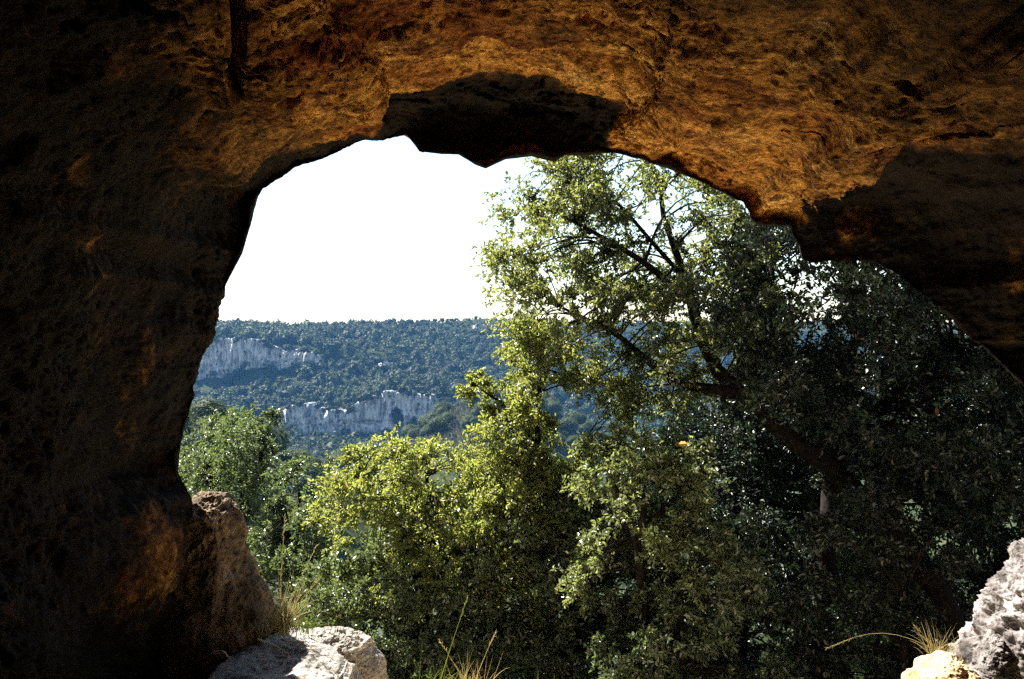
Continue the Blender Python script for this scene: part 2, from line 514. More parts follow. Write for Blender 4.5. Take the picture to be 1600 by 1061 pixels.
    disp = disp - 0.08 * bul2 * ((np.arange(len(rings)) > NE)[:, None])
    ledge = sstep(0.0, 0.5, fbm(q * np.array([0.7, 0.7, 3.2]) + 2.0, 3, 51)) * 0.10 * W
    disp = disp + ledge
    # shade of the rim painted near black: ragged patches on the hanging boss, down the left edge and over the right-hand mass
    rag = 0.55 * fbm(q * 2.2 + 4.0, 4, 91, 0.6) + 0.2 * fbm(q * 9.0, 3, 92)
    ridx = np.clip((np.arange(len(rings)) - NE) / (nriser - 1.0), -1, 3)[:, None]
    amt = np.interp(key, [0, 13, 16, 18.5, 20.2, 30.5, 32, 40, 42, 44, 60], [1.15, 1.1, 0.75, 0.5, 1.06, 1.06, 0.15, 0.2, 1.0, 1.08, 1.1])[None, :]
    rim_shade = sstep(0.16, -0.10, ridx - amt + 0.34 * rag) * sstep(-0.02, 0.0, ridx + 0.01)
    # lit patches: painted shade thinned to bare ochre where the walls catch light
    rn = 0.9 * fbm(q * np.array([6.0, 6.0, 3.5]) + 7.0, 5, 95, 0.68)
    lit_patch = np.exp(-(((px - 228 + 0.12 * (py - 880)) / 62) ** 2 + ((py - 885) / 105) ** 2)) + 0.8 * np.exp(-(((px - 222 + 0.16 * (py - 560)) / 22) ** 2 + ((py - 570) / 105) ** 2)) \
        + 0.6 * np.exp(-(((px - 345) / 50) ** 2 + ((py - 850) / 60) ** 2)) + 0.55 * np.exp(-(((px - 150) / 60) ** 2 + ((py - 380) / 110) ** 2)) + 0.6 * np.exp(-(((px - 1590) / 40) ** 2 + ((py - 430) / 45) ** 2)) + 0.9 * np.exp(-(((px - 1350) / 50) ** 2 + ((py - 365) / 25) ** 2))
    lit_patch = 0.5 * sstep(0.40, 1.15, lit_patch * (1 + 0.5 * fbm(q * 15.0, 3, 96)) + rn * 1.15) * (P[..., 1] > 1.0) * sstep(-0.02, 0.0, ridx + 0.01)
    P = P + n * disp[..., None]
    NR = len(rings)
    f = grid_faces(NR, NC)
    ring_of = f[:, 0] // NC
    midx = np.where(ring_of < NE - 3, 1, 0)
    o = mesh_obj('cave_wall', P.reshape(-1, 3), f, np.full(len(f), 4), [M_cave, M_outer], mat_idx=midx, attr={'rim_shade': rim_shade.ravel(), 'lit_patch': lit_patch.ravel()})
    tag(o, 'dark ochre cave vault and walls framing the bright opening', 'cave wall', kind='structure')
build_cave()

def build_floor():
    xs = np.linspace(-6.0, 6.5, 300)
    ys = np.linspace(-8.0, 9.6, 460)
    X, Y = np.meshgrid(xs, ys)
    P = np.stack([X, Y, np.zeros_like(X)], -1)
    edge = 3.62 + 0.18 * vnoise(np.stack([X * 1.3, X * 0, X * 0 + 3], -1), 5)
    edge = edge + 0.55 * sstep(-1.0, -1.8, X) + 0.0 * X
    drop = np.clip(Y - edge, 0, None)
    slope = 0.50 * np.clip(drop, 0, 4.6) + 1.4 * np.clip(drop - 4.6, 0, None)  # unseen outer slope, added to throw sunlight up at the ceiling
    P[..., 2] = 0.10 * fbm(P * 1.1, 4, 61) + 0.025 * fbm(P * 7, 3, 62) - slope - 0.10 * np.clip(drop * 3, 0, 1) - 0.04
    P[..., 2] -= 0.35 * sstep(-1.05, -1.45, X) * sstep(3.2, 3.8, Y)          # hollow at the foot of the left wall
    f = grid_faces(len(ys), len(xs))
    o = mesh_obj('cave_floor', P.reshape(-1, 3), f, np.full(len(f), 4), M_floor)
    tag(o, kind='structure')
build_floor()

# ------------------------------------------------------------------ the hillside: one sheet from below the cave to the far ridge and beyond
def row(*yp): return list(yp)
near_rows = [(3.2, -1.2), (4.4, -3.2), (7, -4.2), (9, -4.6), (10, -6.0), (15, -9.2), (30, -14.5), (60, -22), (100, -28), (160, -36), (250, -44), (330, -50), (380, -53)]
HILL = {  # px column: far rows as (distance, photo row)
 -900: [(418,690),(428,665),(460,640),(492,600),(500,560),(540,530),(620,507),(800,560),(1200,640)],
  240: [(418,690),(428,660),(460,630),(492,594),(501,532),(540,517),(620,507),(800,560),(1200,640)],
  400: [(418,690),(428,655),(460,622),(492,588),(501,532),(540,520),(620,509),(800,560),(1200,640)],
  450: [(418,676),(428,642),(460,612),(492,580),(501,540),(540,524),(620,514),(800,560),(1200,640)],
  520: [(418,690),(428,640),(460,612),(492,575),(501,550),(540,527),(620,510),(800,560),(1200,640)],
  600: [(418,690),(428,618),(460,598),(492,572),(501,560),(540,535),(620,507),(800,560),(1200,640)],
  690: [(418,680),(428,622),(460,600),(492,580),(501,572),(540,545),(620,501),(800,560),(1200,640)],
  760: [(418,668),(428,655),(460,620),(492,594),(501,588),(540,555),(620,498),(800,560),(1200,640)],
  900: [(418,668),(428,655),(460,620),(492,594),(501,588),(540,555),(620,503),(800,560),(1200,640)],
 2500: [(418,668),(428,655),(460,620),(492,594),(501,588),(540,555),(620,510),(800,560),(1200,640)]}
HK = sorted(HILL)
YH = np.array([r[0] for r in HILL[240]], float)
ZH = np.array([[CZ - (p - 530.5) / F * y for y, p in HILL[k]] for k in HK])   # (ncol, nrow)
NYv = np.array([r[0] for r in near_rows], float)
NZv = np.array([r[1] for r in near_rows], float)

def ground_z(X, Y):
    X = np.asarray(X, float); Y = np.asarray(Y, float)
    px = np.clip(800 + X / np.maximum(Y, 1) * F, HK[0], HK[-1])
    zn = np.interp(Y, NYv, NZv)
    # left spur and the lower rise on the right before the far cliffs
    zn = zn + 17 * np.exp(-((X + 40) / 22) ** 2 - ((Y - 96) / 26) ** 2)
    zn = zn + 26 * np.exp(-((X + 2) / 34) ** 2 - ((Y - 258) / 34) ** 2) * sstep(-60, 0, X + 25)
    zn = zn + 10 * np.exp(-((X + 20) / 40) ** 2 - ((Y - 200) / 40) ** 2)
    cols = np.stack([np.interp(Y, YH, ZH[i]) for i in range(len(HK))])
    idx = np.clip(np.searchsorted(HK, px) - 1, 0, len(HK) - 2)
    k0 = np.array(HK)[idx]; k1 = np.array(HK)[idx + 1]
    w = (px - k0) / (k1 - k0)
    i = np.indices(X.shape)
    zf = cols[(idx, *i)] * (1 - w) + cols[(idx + 1, *i)] * w
    m = sstep(380, 418, Y)
    return zn * (1 - m) + zf * m

def build_hill():
    ys = np.concatenate([np.linspace(3.2, 16, 40), np.geomspace(16.5, 380, 110), np.linspace(384, 416, 10),
                         np.linspace(417, 429, 26), np.linspace(432, 490, 24), np.linspace(491, 502, 24), np.linspace(506, 640, 50), np.geomspace(650, 1200, 16)])
    aa = np.linspace(-1.15, 1.25, 340)
    A, Y = np.meshgrid(aa, ys)
    X = A * (Y + 12)
    Z = ground_z(X, Y)
    nz = fbm(np.stack([X * 0.09, Y * 0.09, Y * 0], -1), 4, 71)
    Z = Z + nz * np.clip(Y * 0.02, 0.15, 2.2) + 5.0 * sstep(430, 520, Y) * sstep(640, 560, Y) * fbm(np.stack([X * 0.022, Y * 0.012, Y * 0 + 5], -1), 2, 77)
    P = np.stack([X, Y, Z], -1)
    f = grid_faces(len(ys), len(aa))
    o = mesh_obj('hillside', P.reshape(-1, 3), f, np.full(len(f), 4), M_ground)
    tag(o, kind='structure')
build_hill()

# ------------------------------------------------------------------ far cliffs
CL = []
def cliff(px0, px1, top, base, Yc, label, seed, alcoves=(), amp=2.2):
    """fluted rock wall: top and base are lists of (px, py); the wall has its own thickness and runs back into the hill"""
    CL.append((px0, px1, top, base, Yc, int((px1 - px0) * 0.38)))
    nu, nv = int((px1 - px0) * 1.6), 70
    u = np.linspace(px0, px1, nu)
    tp = np.interp(u, *zip(*top)); bs = np.interp(u, *zip(*base))
    tp = tp + 2.2 * vnoise(np.stack([u / 11, u * 0, u * 0], -1), seed) + 1.0 * vnoise(np.stack([u / 4, u * 0, u * 0], -1), seed + 1)
    edge = np.minimum(sstep(px0, px0 + 10, u), sstep(px1, px1 - 10, u))
    v = np.linspace(0, 1, nv)
    PY = tp[None, :] * (1 - v[:, None]) + bs[None, :] * v[:, None]
    U = np.broadcast_to(u, PY.shape)
    P0 = at_many(U, PY, np.full(PY.shape, Yc))
    q = P0 / np.array([8.5, 9.0, 24.0])
    dep = 1.7 * amp * ridged(q, 4, seed + 5) - 3.0 * sstep(0.25, 0.6, fbm(P0 / np.array([7.0, 20, 22.0]) + 3.3, 2, seed + 41)) + 0.8 * ridged(P0 / np.array([2.6, 5.0, 16.0]), 3, seed + 17) + 0.9 * fbm(P0 / np.array([1.7, 3, 4.5]), 3, seed + 9) + 1.6 * fbm(P0 / np.array([14, 14, 7.0]), 3, seed + 13)
    Yd = Yc - dep - 2.0 * (1 - v[:, None]) * 0 + 6.5 * (1 - edge)[None, :] + 0.6 * (1 - v[:, None])
    for (ax, ay, rx, ry, d) in alcoves:
        wob = 0.35 * fbm(np.stack([U / 9, PY / 9, U * 0], -1), 3, seed + 31)
        Yd = Yd + d * sstep(1.1, 0.75, np.sqrt(((U - ax) / rx) ** 2 + ((PY - ay) / ry) ** 2) + wob + 0.25 * (PY < ay - ry * 0.3))
    P = P0.copy()
    P[..., 1] = Yd
    # top ledge running back
    back = P[0].copy(); back[:, 1] = Yc + 14; back[:, 2] -= 0.5
    foot = P[-1].copy(); foot[:, 1] = Yc + 14; foot[:, 2] -= 2
    P = np.concatenate([back[None], P, foot[None]], 0)
    nr = P.shape[0]
    f = grid_faces(nr, nu, False)
    # close the ends and the back
    loops = list(f.ravel()); sizes = [4] * len(f)
    for cidx in (0, nu - 1):
        loops += [r * nu + cidx for r in range(nr)]; sizes.append(nr)
    bq = np.stack([np.arange(nu - 1), np.arange(1, nu), (nr - 1) * nu + np.arange(1, nu), (nr - 1) * nu + np.arange(nu - 1)], -1)
    loops += list(bq.ravel()); sizes += [4] * len(bq)
    c = P[1:-1].reshape(-1, 3).mean(0)
    o = mesh_obj('cliff', P.reshape(-1, 3), loops, sizes, M_cliff, loc=c)
    tag(o, label, 'cliff', 'limestone cliffs across the valley')

cliff(296, 505, [(296,545),(320,532),(350,528),(370,527),(400,528),(420,540),(440,545),(455,548),(475,546),(505,556)],
      [(296,604),(325,600),(336,588),(352,592),(372,592),(378,578),(420,572),(440,580),(458,570),(480,574),(505,570)], 493,
      'pale cliff with dark clefts high on the far hillside at left', 100, amp=2.6)
cliff(438, 706, [(438,645),(460,628),(490,632),(510,640),(545,640),(565,622),(600,612),(640,612),(680,618),(706,636)],
      [(438,668),(470,678),(510,690),(580,692),(640,676),(690,664),(706,650)], 419,
      'long pale fluted cliff with a cave alcove low across the valley', 200, alcoves=((621,652,11,17,9),(576,659,19,4,3),(648,658,6,9,5)), amp=1.8)
cliff(528, 586, [(528,524),(545,519),(575,518),(586,524)], [(528,530),(560,533),(586,534)], 548,
      'small pale rock band among trees just below the ridge', 300, amp=1.4)
cliff(735, 800, [(732,511),(755,506),(785,507),(806,511)], [(732,517),(770,523),(806,523)], 590,
      'low rock band at the right end of the ridge', 400, amp=1.4)
cliff(588, 612, [(588,566),(600,564),(612,567)], [(588,576),(600,580),(612,577)], 478,
      'tiny pale rock patch among trees midway between two larger cliffs', 500, amp=1.0)

# ------------------------------------------------------------------ wood and leaves
def tube_pts(pts, rads, sides=6):
    pts = np.asarray(pts, float); rads = np.asarray(rads, float)
    d = np.gradient(pts, axis=0)
    d /= np.linalg.norm(d, axis=1, keepdims=True) + 1e-9
    ref = np.array([0.31, 0.2, 0.93]) if abs(d[:, 2]).mean() < 0.8 else np.array([1, 0.2, 0.1])
    u = np.cross(d, ref); u /= np.linalg.norm(u, axis=1, keepdims=True) + 1e-9
    w = np.cross(d, u)
    ang = np.arange(sides) / sides * 2 * math.pi
    V = pts[:, None] + rads[:, None, None] * (np.cos(ang)[None, :, None] * u[:, None] + np.sin(ang)[None, :, None] * w[:, None])
    return V.reshape(-1, 3), grid_faces(len(pts), sides, True)

class Wood:
    def __init__(s): s.v, s.f, s.n = [], [], 0
    def add(s, pts, rads, sides=6):
        v, f = tube_pts(pts, rads, sides)
        s.v.append(v); s.f.append(f + s.n); s.n += len(v)

def smooth_line(pts, n, wob=0.0, seed=0):
    pts = np.asarray(pts, float)
    d = np.concatenate([[0], np.cumsum(np.linalg.norm(np.diff(pts[:, :3], axis=0), axis=1))])
    t = np.linspace(0, d[-1], n)
    o = np.stack([np.interp(t, d, pts[:, k]) for k in range(pts.shape[1])], -1)
    for _ in range(2):
        o[1:-1] = (o[:-2] + 2 * o[1:-1] + o[2:]) / 4
    if wob:
        o[:, :3] += wob * np.stack([vnoise(np.stack([t * 1.7, t * 0 + k * 9.1, t * 0 + seed], -1), seed + k) for k in range(3)], -1)
    return o

def unit(v): return v / (np.linalg.norm(v, axis=-1, keepdims=True) + 1e-9)

def leaf_cloud(pos, ldir, nrm, length, width, fold=0.35):
    """two-quad leaves folded along the midrib"""
    n = len(pos)
    side = unit(np.cross(ldir, nrm))
    nrm = unit(np.cross(side, ldir))
    L = length[:, None]; Wd = width[:, None]
    up = nrm * Wd * fold
    curl = -nrm * L * 0.10
    base = pos
    tip = pos + ldir * L + curl * 1.6
    l1 = pos + ldir * L * 0.30 + side * Wd * 0.5 + up
    l2 = pos + ldir * L * 0.72 + side * Wd * 0.42 + up * 0.8 + curl * 0.6
    r1 = pos + ldir * L * 0.30 - side * Wd * 0.5 + up
    r2 = pos + ldir * L * 0.72 - side * Wd * 0.42 + up * 0.8 + curl * 0.6
    V = np.stack([base, tip, l1, l2, r1, r2], 1).reshape(-1, 3)
    o = np.arange(n)[:, None] * 6
    Q = np.concatenate([o + np.array([[0, 1, 3, 2]]), o + np.array([[0, 4, 5, 1]])], 1).reshape(-1, 4)
    return V, Q

def in_poly(px, py, poly):
    poly = np.asarray(poly, float)
    x0, y0 = poly[:, 0], poly[:, 1]
    x1, y1 = np.roll(x0, -1), np.roll(y0, -1)
    c = (y0[None] > py[:, None]) != (y1[None] > py[:, None])
    xi = (x1 - x0)[None] * (py[:, None] - y0[None]) / ((y1 - y0)[None] + 1e-12) + x0[None]
    return (np.sum(c & (px[:, None] < xi), 1) % 2) == 1

def foliage(clumps, rads, n_leaves, leaf_len, r, attach, twig_leaves=16, droop=0.0, wood=None):
    """leaf sprays on twigs that spread out from each clump's centre"""
    nc = len(clumps)
    per = max(4, int(round(n_leaves / nc / twig_leaves)))
    cidx = np.repeat(np.arange(nc), per)
    nt = len(cidx)
    out = unit(clumps - attach)[cidx]
    d = unit(unit(r.normal(size=(nt, 3))) + 0.55 * out + np.array([0, 0, 0.30 - droop]))
    ln = rads[cidx] * r.uniform(0.65, 1.2, nt)
    st = clumps[cidx] + unit(r.normal(size=(nt, 3))) * (rads[cidx] * r.uniform(0, 0.45, nt))[:, None]
    k = twig_leaves
    ti = np.repeat(np.arange(nt), k)
    s = r.uniform(0.12, 1.0, nt * k) ** 0.8
    bend = np.array([0, 0, -0.18]) * (s ** 2)[:, None] * ln[ti][:, None]
    pos = st[ti] + d[ti] * (ln[ti] * s)[:, None] + bend + r.normal(size=(nt * k, 3)) * 0.012
    ld = unit(d[ti] * 0.6 + unit(r.normal(size=(nt * k, 3))) * 0.9)
    nr = unit(unit(r.normal(size=(nt * k, 3))) * 1.0 + np.array([0, 0, 0.55]))
    L = leaf_len * r.uniform(0.6, 1.25, nt * k)
    Wd = L * r.uniform(0.38, 0.56, nt * k)
    V, Q = leaf_cloud(pos, ld, nr, L, Wd)
    tone = np.clip(r.uniform(0, 1, nt * k) * 0.7 + 0.3 * r.uniform(0, 1, nt)[ti], 0, 1)
    if wood is not None:
        sel = np.arange(nt) if nt < 2600 else r.choice(nt, 2600, replace=False)
        for i in sel:
            wood.add([st[i], st[i] + d[i] * ln[i] * 0.55 + np.array([0, 0, -0.18 * 0.3]) * ln[i], st[i] + d[i] * ln[i] + np.array([0, 0, -0.18]) * ln[i]],
                     [0.0035, 0.0028, 0.0012], 3)
    return V, Q, np.repeat(tone, 6)

def make_tree(name, label, cat, trunk, poly, Yc, dY, od, leaf_len, lmat, seed, group=None, clump=0.33, limbs=(), holes=(), droop=0.0, twigs=True, lean=0.0, extra=None):
    """trunk / limbs: lists of (px, py, distance, radius); poly: the crown's outline in the photo at distance Yc, filled dY deep either way"""
    r = np.random.default_rng(seed)
    tr = smooth_line([np.append(at(p[0], p[1], p[2]), p[3]) for p in trunk], 26, 0.05, seed)
    root = tr[0, :3].copy()
    T = empty(name, root)
    tag(T, label, cat, group)
    w = Wood()
    rr = tr[:, 3] * (1 + 0.12 * vnoise(np.stack([np.arange(len(tr)) * 0.7, np.zeros(len(tr)), np.zeros(len(tr))], -1), seed))
    w.add(tr[:, :3], rr, 10)
    skel_limbs = []
    skel = [np.column_stack([tr[:, :3], rr])[6:]]
    for li, L in enumerate(limbs):
        lp = smooth_line([np.append(at(p[0], p[1], p[2]), p[3]) for p in L], 18, 0.05, seed + 3 + li)
        w.add(lp[:, :3], lp[:, 3], 8)
        skel.append(lp)
        skel_limbs.append(lp)
    wood_o = mesh_obj('trunk', np.concatenate(w.v), np.concatenate(w.f), np.full(sum(len(x) for x in w.f), 4), M_bark, T, loc=root)
    skel = np.concatenate(skel)
    # clump centres inside the outline
    poly = np.asarray(poly, float)
    x0, y0 = poly.min(0); x1, y1 = poly.max(0)
    m = 60000
    px = r.uniform(x0, x1, m); py = r.uniform(y0, y1, m)
    ok = in_poly(px, py, poly)
    area = ok.mean() * (x1 - x0) * (y1 - y0) * (Yc / F) ** 2
    px, py = px[ok], py[ok]
    gap = vnoise(np.stack([px / 62, py / 62, np.full(len(px), seed * 1.37)], -1), seed + 1)
    gap2 = vnoise(np.stack([px / 27, py / 27, np.full(len(px), seed * 2.1)], -1), seed + 2)
    keep = (gap > -0.45) & (gap2 > -0.3)
    for (hx, hy, hr) in holes:
        keep &= ((px - hx) ** 2 + (py - hy) ** 2) > hr * hr
    px, py = px[keep], py[keep]
    nl = 1.45 * od * area / (leaf_len ** 2 * 0.15)
    ncl = int(np.clip(nl / 300, 12, 800))
    ncl = min(ncl, len(px))
    rads = clump * r.uniform(0.5, 1.15, ncl)
    Yd = Yc + dY * r.uniform(-1, 1, ncl)
    cl = at_many(px[:ncl], py[:ncl], Yd)
    tips = [lp[k_, :3] + r.normal(size=3) * 0.08 for lp in skel_limbs for k_ in (7, 9, 11, 12, 13, 14, 15, 16, 17)] + [tr[k_, :3] + r.normal(size=3) * 0.12 for k_ in (17, 19, 21, 22, 23, 24, 25)]
    if tips:
        cl = np.concatenate([cl, np.array(tips)]); rads = np.concatenate([rads, np.full(len(tips), clump * 0.55)])
    ncl = len(cl)
    # nearest wood
    dist = np.linalg.norm(cl[:, None] - skel[None, :, :3], axis=2) - 0.25 * skel[None, :, 2] * 0
    low = skel[None, :, 2] > cl[:, None, 2] + 0.25
    ai = np.argmin(dist + low * 1.5, 1)
    att = skel[ai, :3]
    w2 = Wood()
    for i in range(ncl):
        L = np.linalg.norm(cl[i] - att[i])
        midp = (att[i] + cl[i]) / 2 + np.array([0, 0, 0.10 * L]) + r.normal(size=3) * 0.06 * L
        ln = smooth_line([np.append(att[i], 1), np.append(midp, 1), np.append(cl[i], 1)], 8, 0.03, seed + i)
        r0 = min(0.6 * skel[ai[i], 3], 0.006 + 0.011 * L)
        w2.add(ln[:, :3], np.linspace(r0, 0.004, 8), 5)
    V, Q, tone = foliage(cl, rads, nl, leaf_len, r, att, droop=droop, wood=w2 if twigs else None)
    wv = np.concatenate(w2.v); wf = np.concatenate(w2.f)
    AV = np.concatenate([V, wv]); AQ = np.concatenate([Q, wf + len(V)])
    mi = np.concatenate([np.zeros(len(Q)), np.ones(len(wf))])
    mesh_obj('crown', AV, AQ, np.full(len(AQ), 4), [lmat, M_bark], T, mi, False, {'leaf_tone': np.concatenate([tone, np.zeros(len(wv))])}, loc=root)
    print(name, 'leaves', len(Q) // 2, 'clumps', ncl)
    return T, root

# ------------------------------------------------------------------ the near trees and shrubs
def gz(px, Y): return float(ground_z(np.array([(px - 800) / F * Y]), np.array([float(Y)]))[0])
def gpy(px, Y): return 530.5 - (gz(px, Y) - 0.15 - CZ) / Y * F

tall, tall_root = make_tree('oak_tree', 'tall holm oak leaning left, its sunlit crown against the white sky', 'tree',
    [(1530, gpy(1530, 8.0), 8.0, .20), (1500,1000,8.0,.16), (1440,860,8.2,.13), (1290,725,8.7,.11), (1150,615,9.1,.095), (1085,530,9.3,.075), (1062,430,9.5,.05), (1040,330,9.6,.03), (1010,250,9.6,.02)],
    [(780,330),(788,282),(812,250),(855,222),(1000,190),(1120,220),(1190,330),(1225,440),(1190,560),(1060,640),(960,640),(910,590),(870,545),(830,520),(810,500),(792,475),(768,415),(784,370)],
    9.4, 1.3, 1.8, 0.050, L_oak, 11, limbs=[
     [(1150,615,9.1,.07),(1040,590,9.0,.05),(960,520,8.9,.03),(880,480,8.8,.015)],
     [(1070,470,9.4,.05),(980,400,9.3,.035),(900,350,9.2,.02),(822,300,9.2,.008)],
     [(1150,615,9.1,.07),(1170,500,9.6,.05),(1160,400,9.8,.03),(1140,300,9.9,.015)],
     [(1062,430,9.5,.03),(960,310,9.4,.02),(860,270,9.4,.008)]],
    holes=[(770,540,30),(830,470,14),(930,480,20),(880,600,30),(1120,380,22),(835,310,34),(800,420,16)])

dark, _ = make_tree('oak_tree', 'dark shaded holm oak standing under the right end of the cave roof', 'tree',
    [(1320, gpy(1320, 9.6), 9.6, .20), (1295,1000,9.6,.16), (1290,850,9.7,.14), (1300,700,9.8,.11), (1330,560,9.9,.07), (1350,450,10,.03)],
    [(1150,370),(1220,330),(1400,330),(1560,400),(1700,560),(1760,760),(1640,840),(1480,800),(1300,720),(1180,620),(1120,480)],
    9.4, 2.0, 3.4, 0.058, L_shaded, 12, limbs=[
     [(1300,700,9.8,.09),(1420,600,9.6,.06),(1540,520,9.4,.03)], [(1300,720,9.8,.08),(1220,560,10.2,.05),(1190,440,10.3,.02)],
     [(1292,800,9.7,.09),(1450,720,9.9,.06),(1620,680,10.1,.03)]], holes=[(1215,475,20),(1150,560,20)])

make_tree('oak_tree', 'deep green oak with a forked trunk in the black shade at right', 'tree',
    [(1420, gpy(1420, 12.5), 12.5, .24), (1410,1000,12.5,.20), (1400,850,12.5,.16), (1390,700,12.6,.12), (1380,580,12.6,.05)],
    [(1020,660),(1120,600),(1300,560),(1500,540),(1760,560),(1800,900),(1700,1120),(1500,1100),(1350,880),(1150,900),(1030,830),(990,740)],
    12.8, 1.8, 3.6, 0.066, L_shaded, 13, clump=.42, limbs=[
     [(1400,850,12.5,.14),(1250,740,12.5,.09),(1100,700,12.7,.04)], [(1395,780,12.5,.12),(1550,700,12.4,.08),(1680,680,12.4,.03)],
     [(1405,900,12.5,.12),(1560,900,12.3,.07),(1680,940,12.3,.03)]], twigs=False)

make_tree('young_tree', 'slim yellow-green sapling glowing in sunlight left of the tall oak', 'tree',
    [(860, gpy(860, 9.3), 9.3, .09), (862,1000,9.3,.075), (850,860,9.3,.06), (845,740,9.3,.045), (840,640,9.3,.03), (842,560,9.3,.015), (838,505,9.3,.008)],
    [(728,598),(750,592),(790,612),(800,560),(805,515),(832,492),(870,510),(880,570),(915,600),(960,610),(985,650),(960,760),(900,860),(790,810),(755,740),(780,680),(762,630)],
    9.3, 0.8, 2.6, 0.047, L_yellow, 14, clump=.26, limbs=[[(848,720,9.3,.03),(800,640,9.2,.02),(735,598,9.1,.008)], [(850,800,9.3,.03),(900,720,9.3,.015)]])

make_tree('shrub', 'broad yellow-green shrub catching the sun in front of the valley', 'shrub',
    [(680, gpy(680, 9.6), 9.6, .11), (690,1040,9.6,.09), (690,920,9.6,.07), (680,820,9.6,.05), (670,740,9.6,.02)],
    [(508,790),(520,745),(550,705),(600,700),(640,693),(690,712),(740,695),(790,690),(860,720),(930,790),(925,900),(820,980),(700,985),(590,950),(530,905),(500,850)],
    9.5, 1.1, 3.1, 0.050, L_yellow, 15, clump=.30, limbs=[
     [(690,920,9.6,.05),(610,810,9.4,.03),(555,725,9.3,.01)], [(688,880,9.6,.05),(780,800,9.5,.03),(850,740,9.5,.01)], [(685,860,9.6,.04),(640,760,9.6,.02),(640,710,9.6,.01)]])

make_tree('shrub', 'pale grey-green shrub with light leaf tips in front of the dark oaks', 'shrub',
    [(1010, gpy(1010, 8.0), 8.0, .08), (1010,1000,8.0,.06), (1005,880,8.0,.045), (1000,780,8.0,.03), (985,700,8.0,.01)],
    [(900,760),(930,690),(955,655),(1000,672),(1050,682),(1085,705),(1125,770),(1130,880),(1090,960),(1000,980),(910,930),(890,850)],
    8.0, 0.7, 2.3, 0.048, L_pale, 16, clump=.24, limbs=[[(1005,860,8.0,.03),(950,740,7.9,.015),(940,680,7.9,.006)], [(1005,840,8.0,.03),(1060,760,7.9,.015),(1070,700,7.9,.006)]])

make_tree('oak_tree', 'round sunlit oak beside the left cave wall, tallest of the left trees', 'tree',
    [(370, gpy(370, 15), 15, .20), (375,960,15,.16), (378,860,15,.12), (380,760,15,.08), (385,680,15,.03)],
    [(262,790),(285,720),(300,685),(335,660),(365,650),(403,636),(425,660),(432,710),(430,790),(420,900),(360,960),(280,920),(255,850)],
    15.0, 1.8, 2.6, 0.060, L_green, 17, clump=.38, limbs=[[(378,860,15,.08),(330,760,14.8,.04),(318,700,14.8,.02)], [(379,820,15,.08),(410,730,15,.04),(406,650,15,.02)]], twigs=False)

make_tree('oak_tree', 'narrow grey-green oak between the left oak and the yellow shrub', 'tree',
    [(470, gpy(470, 13), 13, .14), (468,1000,13,.12), (466,880,13,.07), (466,780,13,.025), (468,725,13,.008)],
    [(420,810),(440,755),(458,725),(476,715),(488,750),(496,800),(512,870),(545,930),(540,1010),(440,1030),(380,980),(390,880)],
    13.0, 1.3, 3.2, 0.056, L_green, 18, clump=.33, limbs=[[(466,880,13,.06),(440,780,12.8,.03)], [(466,900,13,.06),(505,860,13,.03)]], twigs=False)

make_tree('shrub', 'bright green leafy shrub rising behind the pale rock ledge', 'shrub',
    [(650, gpy(650, 8.8), 8.8, .06), (650,1120,8.8,.05), (650,1040,8.8,.035), (655,950,8.8,.01)],
    [(480,970),(485,860),(540,835),(620,870),(680,930),(740,950),(770,1020),(770,1120),(640,1150),(540,1120),(520,1030)],
    8.8, 0.8, 3.0, 0.046, L_green, 19, clump=.24)

make_tree('shrub', 'dark green understorey bush with glinting leaves below the sapling', 'shrub',
    [(880, gpy(880, 9.0), 9.0, .07), (880,1120,9.0,.06), (880,1020,9.0,.045), (880,900,9.0,.015)],
    [(700,930),(760,840),(860,800),(960,810),(1060,860),(1090,960),(1060,1120),(900,1160),(740,1130)],
    9.0, 0.8, 3.2, 0.050, L_green, 20, clump=.27)

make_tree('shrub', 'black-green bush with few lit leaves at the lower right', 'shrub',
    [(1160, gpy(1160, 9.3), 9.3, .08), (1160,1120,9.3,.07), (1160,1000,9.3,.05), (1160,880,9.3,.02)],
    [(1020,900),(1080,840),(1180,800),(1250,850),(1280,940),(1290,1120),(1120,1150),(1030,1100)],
    9.3, 0.8, 2.6, 0.052, L_shaded, 21, clump=.30)

make_tree('shrub', 'leafy green bush in a patch of light between two dark trunks', 'shrub',
    [(1370, gpy(1370, 11), 11, .07), (1370,1080,11,.06), (1370,1000,11,.045), (1370,900,11,.015)],
    [(1300,880),(1340,840),(1410,845),(1440,910),(1450,1000),(1500,1080),(1450,1140),(1320,1140),(1290,1000)],
    11, 0.7, 2.0, 0.056, L_green, 22, clump=.28, twigs=False)

make_tree('shrub', 'mid-green bush with bright upper leaves below the pale grey-green shrub', 'shrub',
    [(1060, gpy(1060, 7.7), 7.7, .06), (1060,1130,7.7,.05), (1060,1030,7.7,.035), (1060,920,7.7,.012)],
    [(940,980),(970,900),(1040,850),(1120,840),(1190,880),(1240,960),(1230,1100),(1080,1140),(950,1090)],
    7.7, 0.5, 1.9, 0.052, L_green, 24, clump=.24)

make_tree('shrub', 'low black-green bush hiding the foot of the leaning oak trunk', 'shrub',
    [(1420, gpy(1420, 7.7), 7.7, .06), (1420,1130,7.7,.05), (1415,1040,7.7,.035), (1405,940,7.7,.012)],
    [(1240,980),(1250,860),(1310,790),(1420,770),(1500,830),(1540,900),(1530,1010),(1500,1110),(1300,1120)],
    7.7, 0.35, 1.5, 0.054, L_shaded, 23, clump=.24)

# ------------------------------------------------------------------ trees in the valley and the far wood
def ico(sub):
    import bmesh
    bm = bmesh.new()
    bmesh.ops.create_icosphere(bm, subdivisions=sub, radius=1.0)
    v = np.array([x.co[:] for x in bm.verts]); f = np.array([[y.index for y in x.verts] for x in bm.faces])
    bm.free()
    return v, f

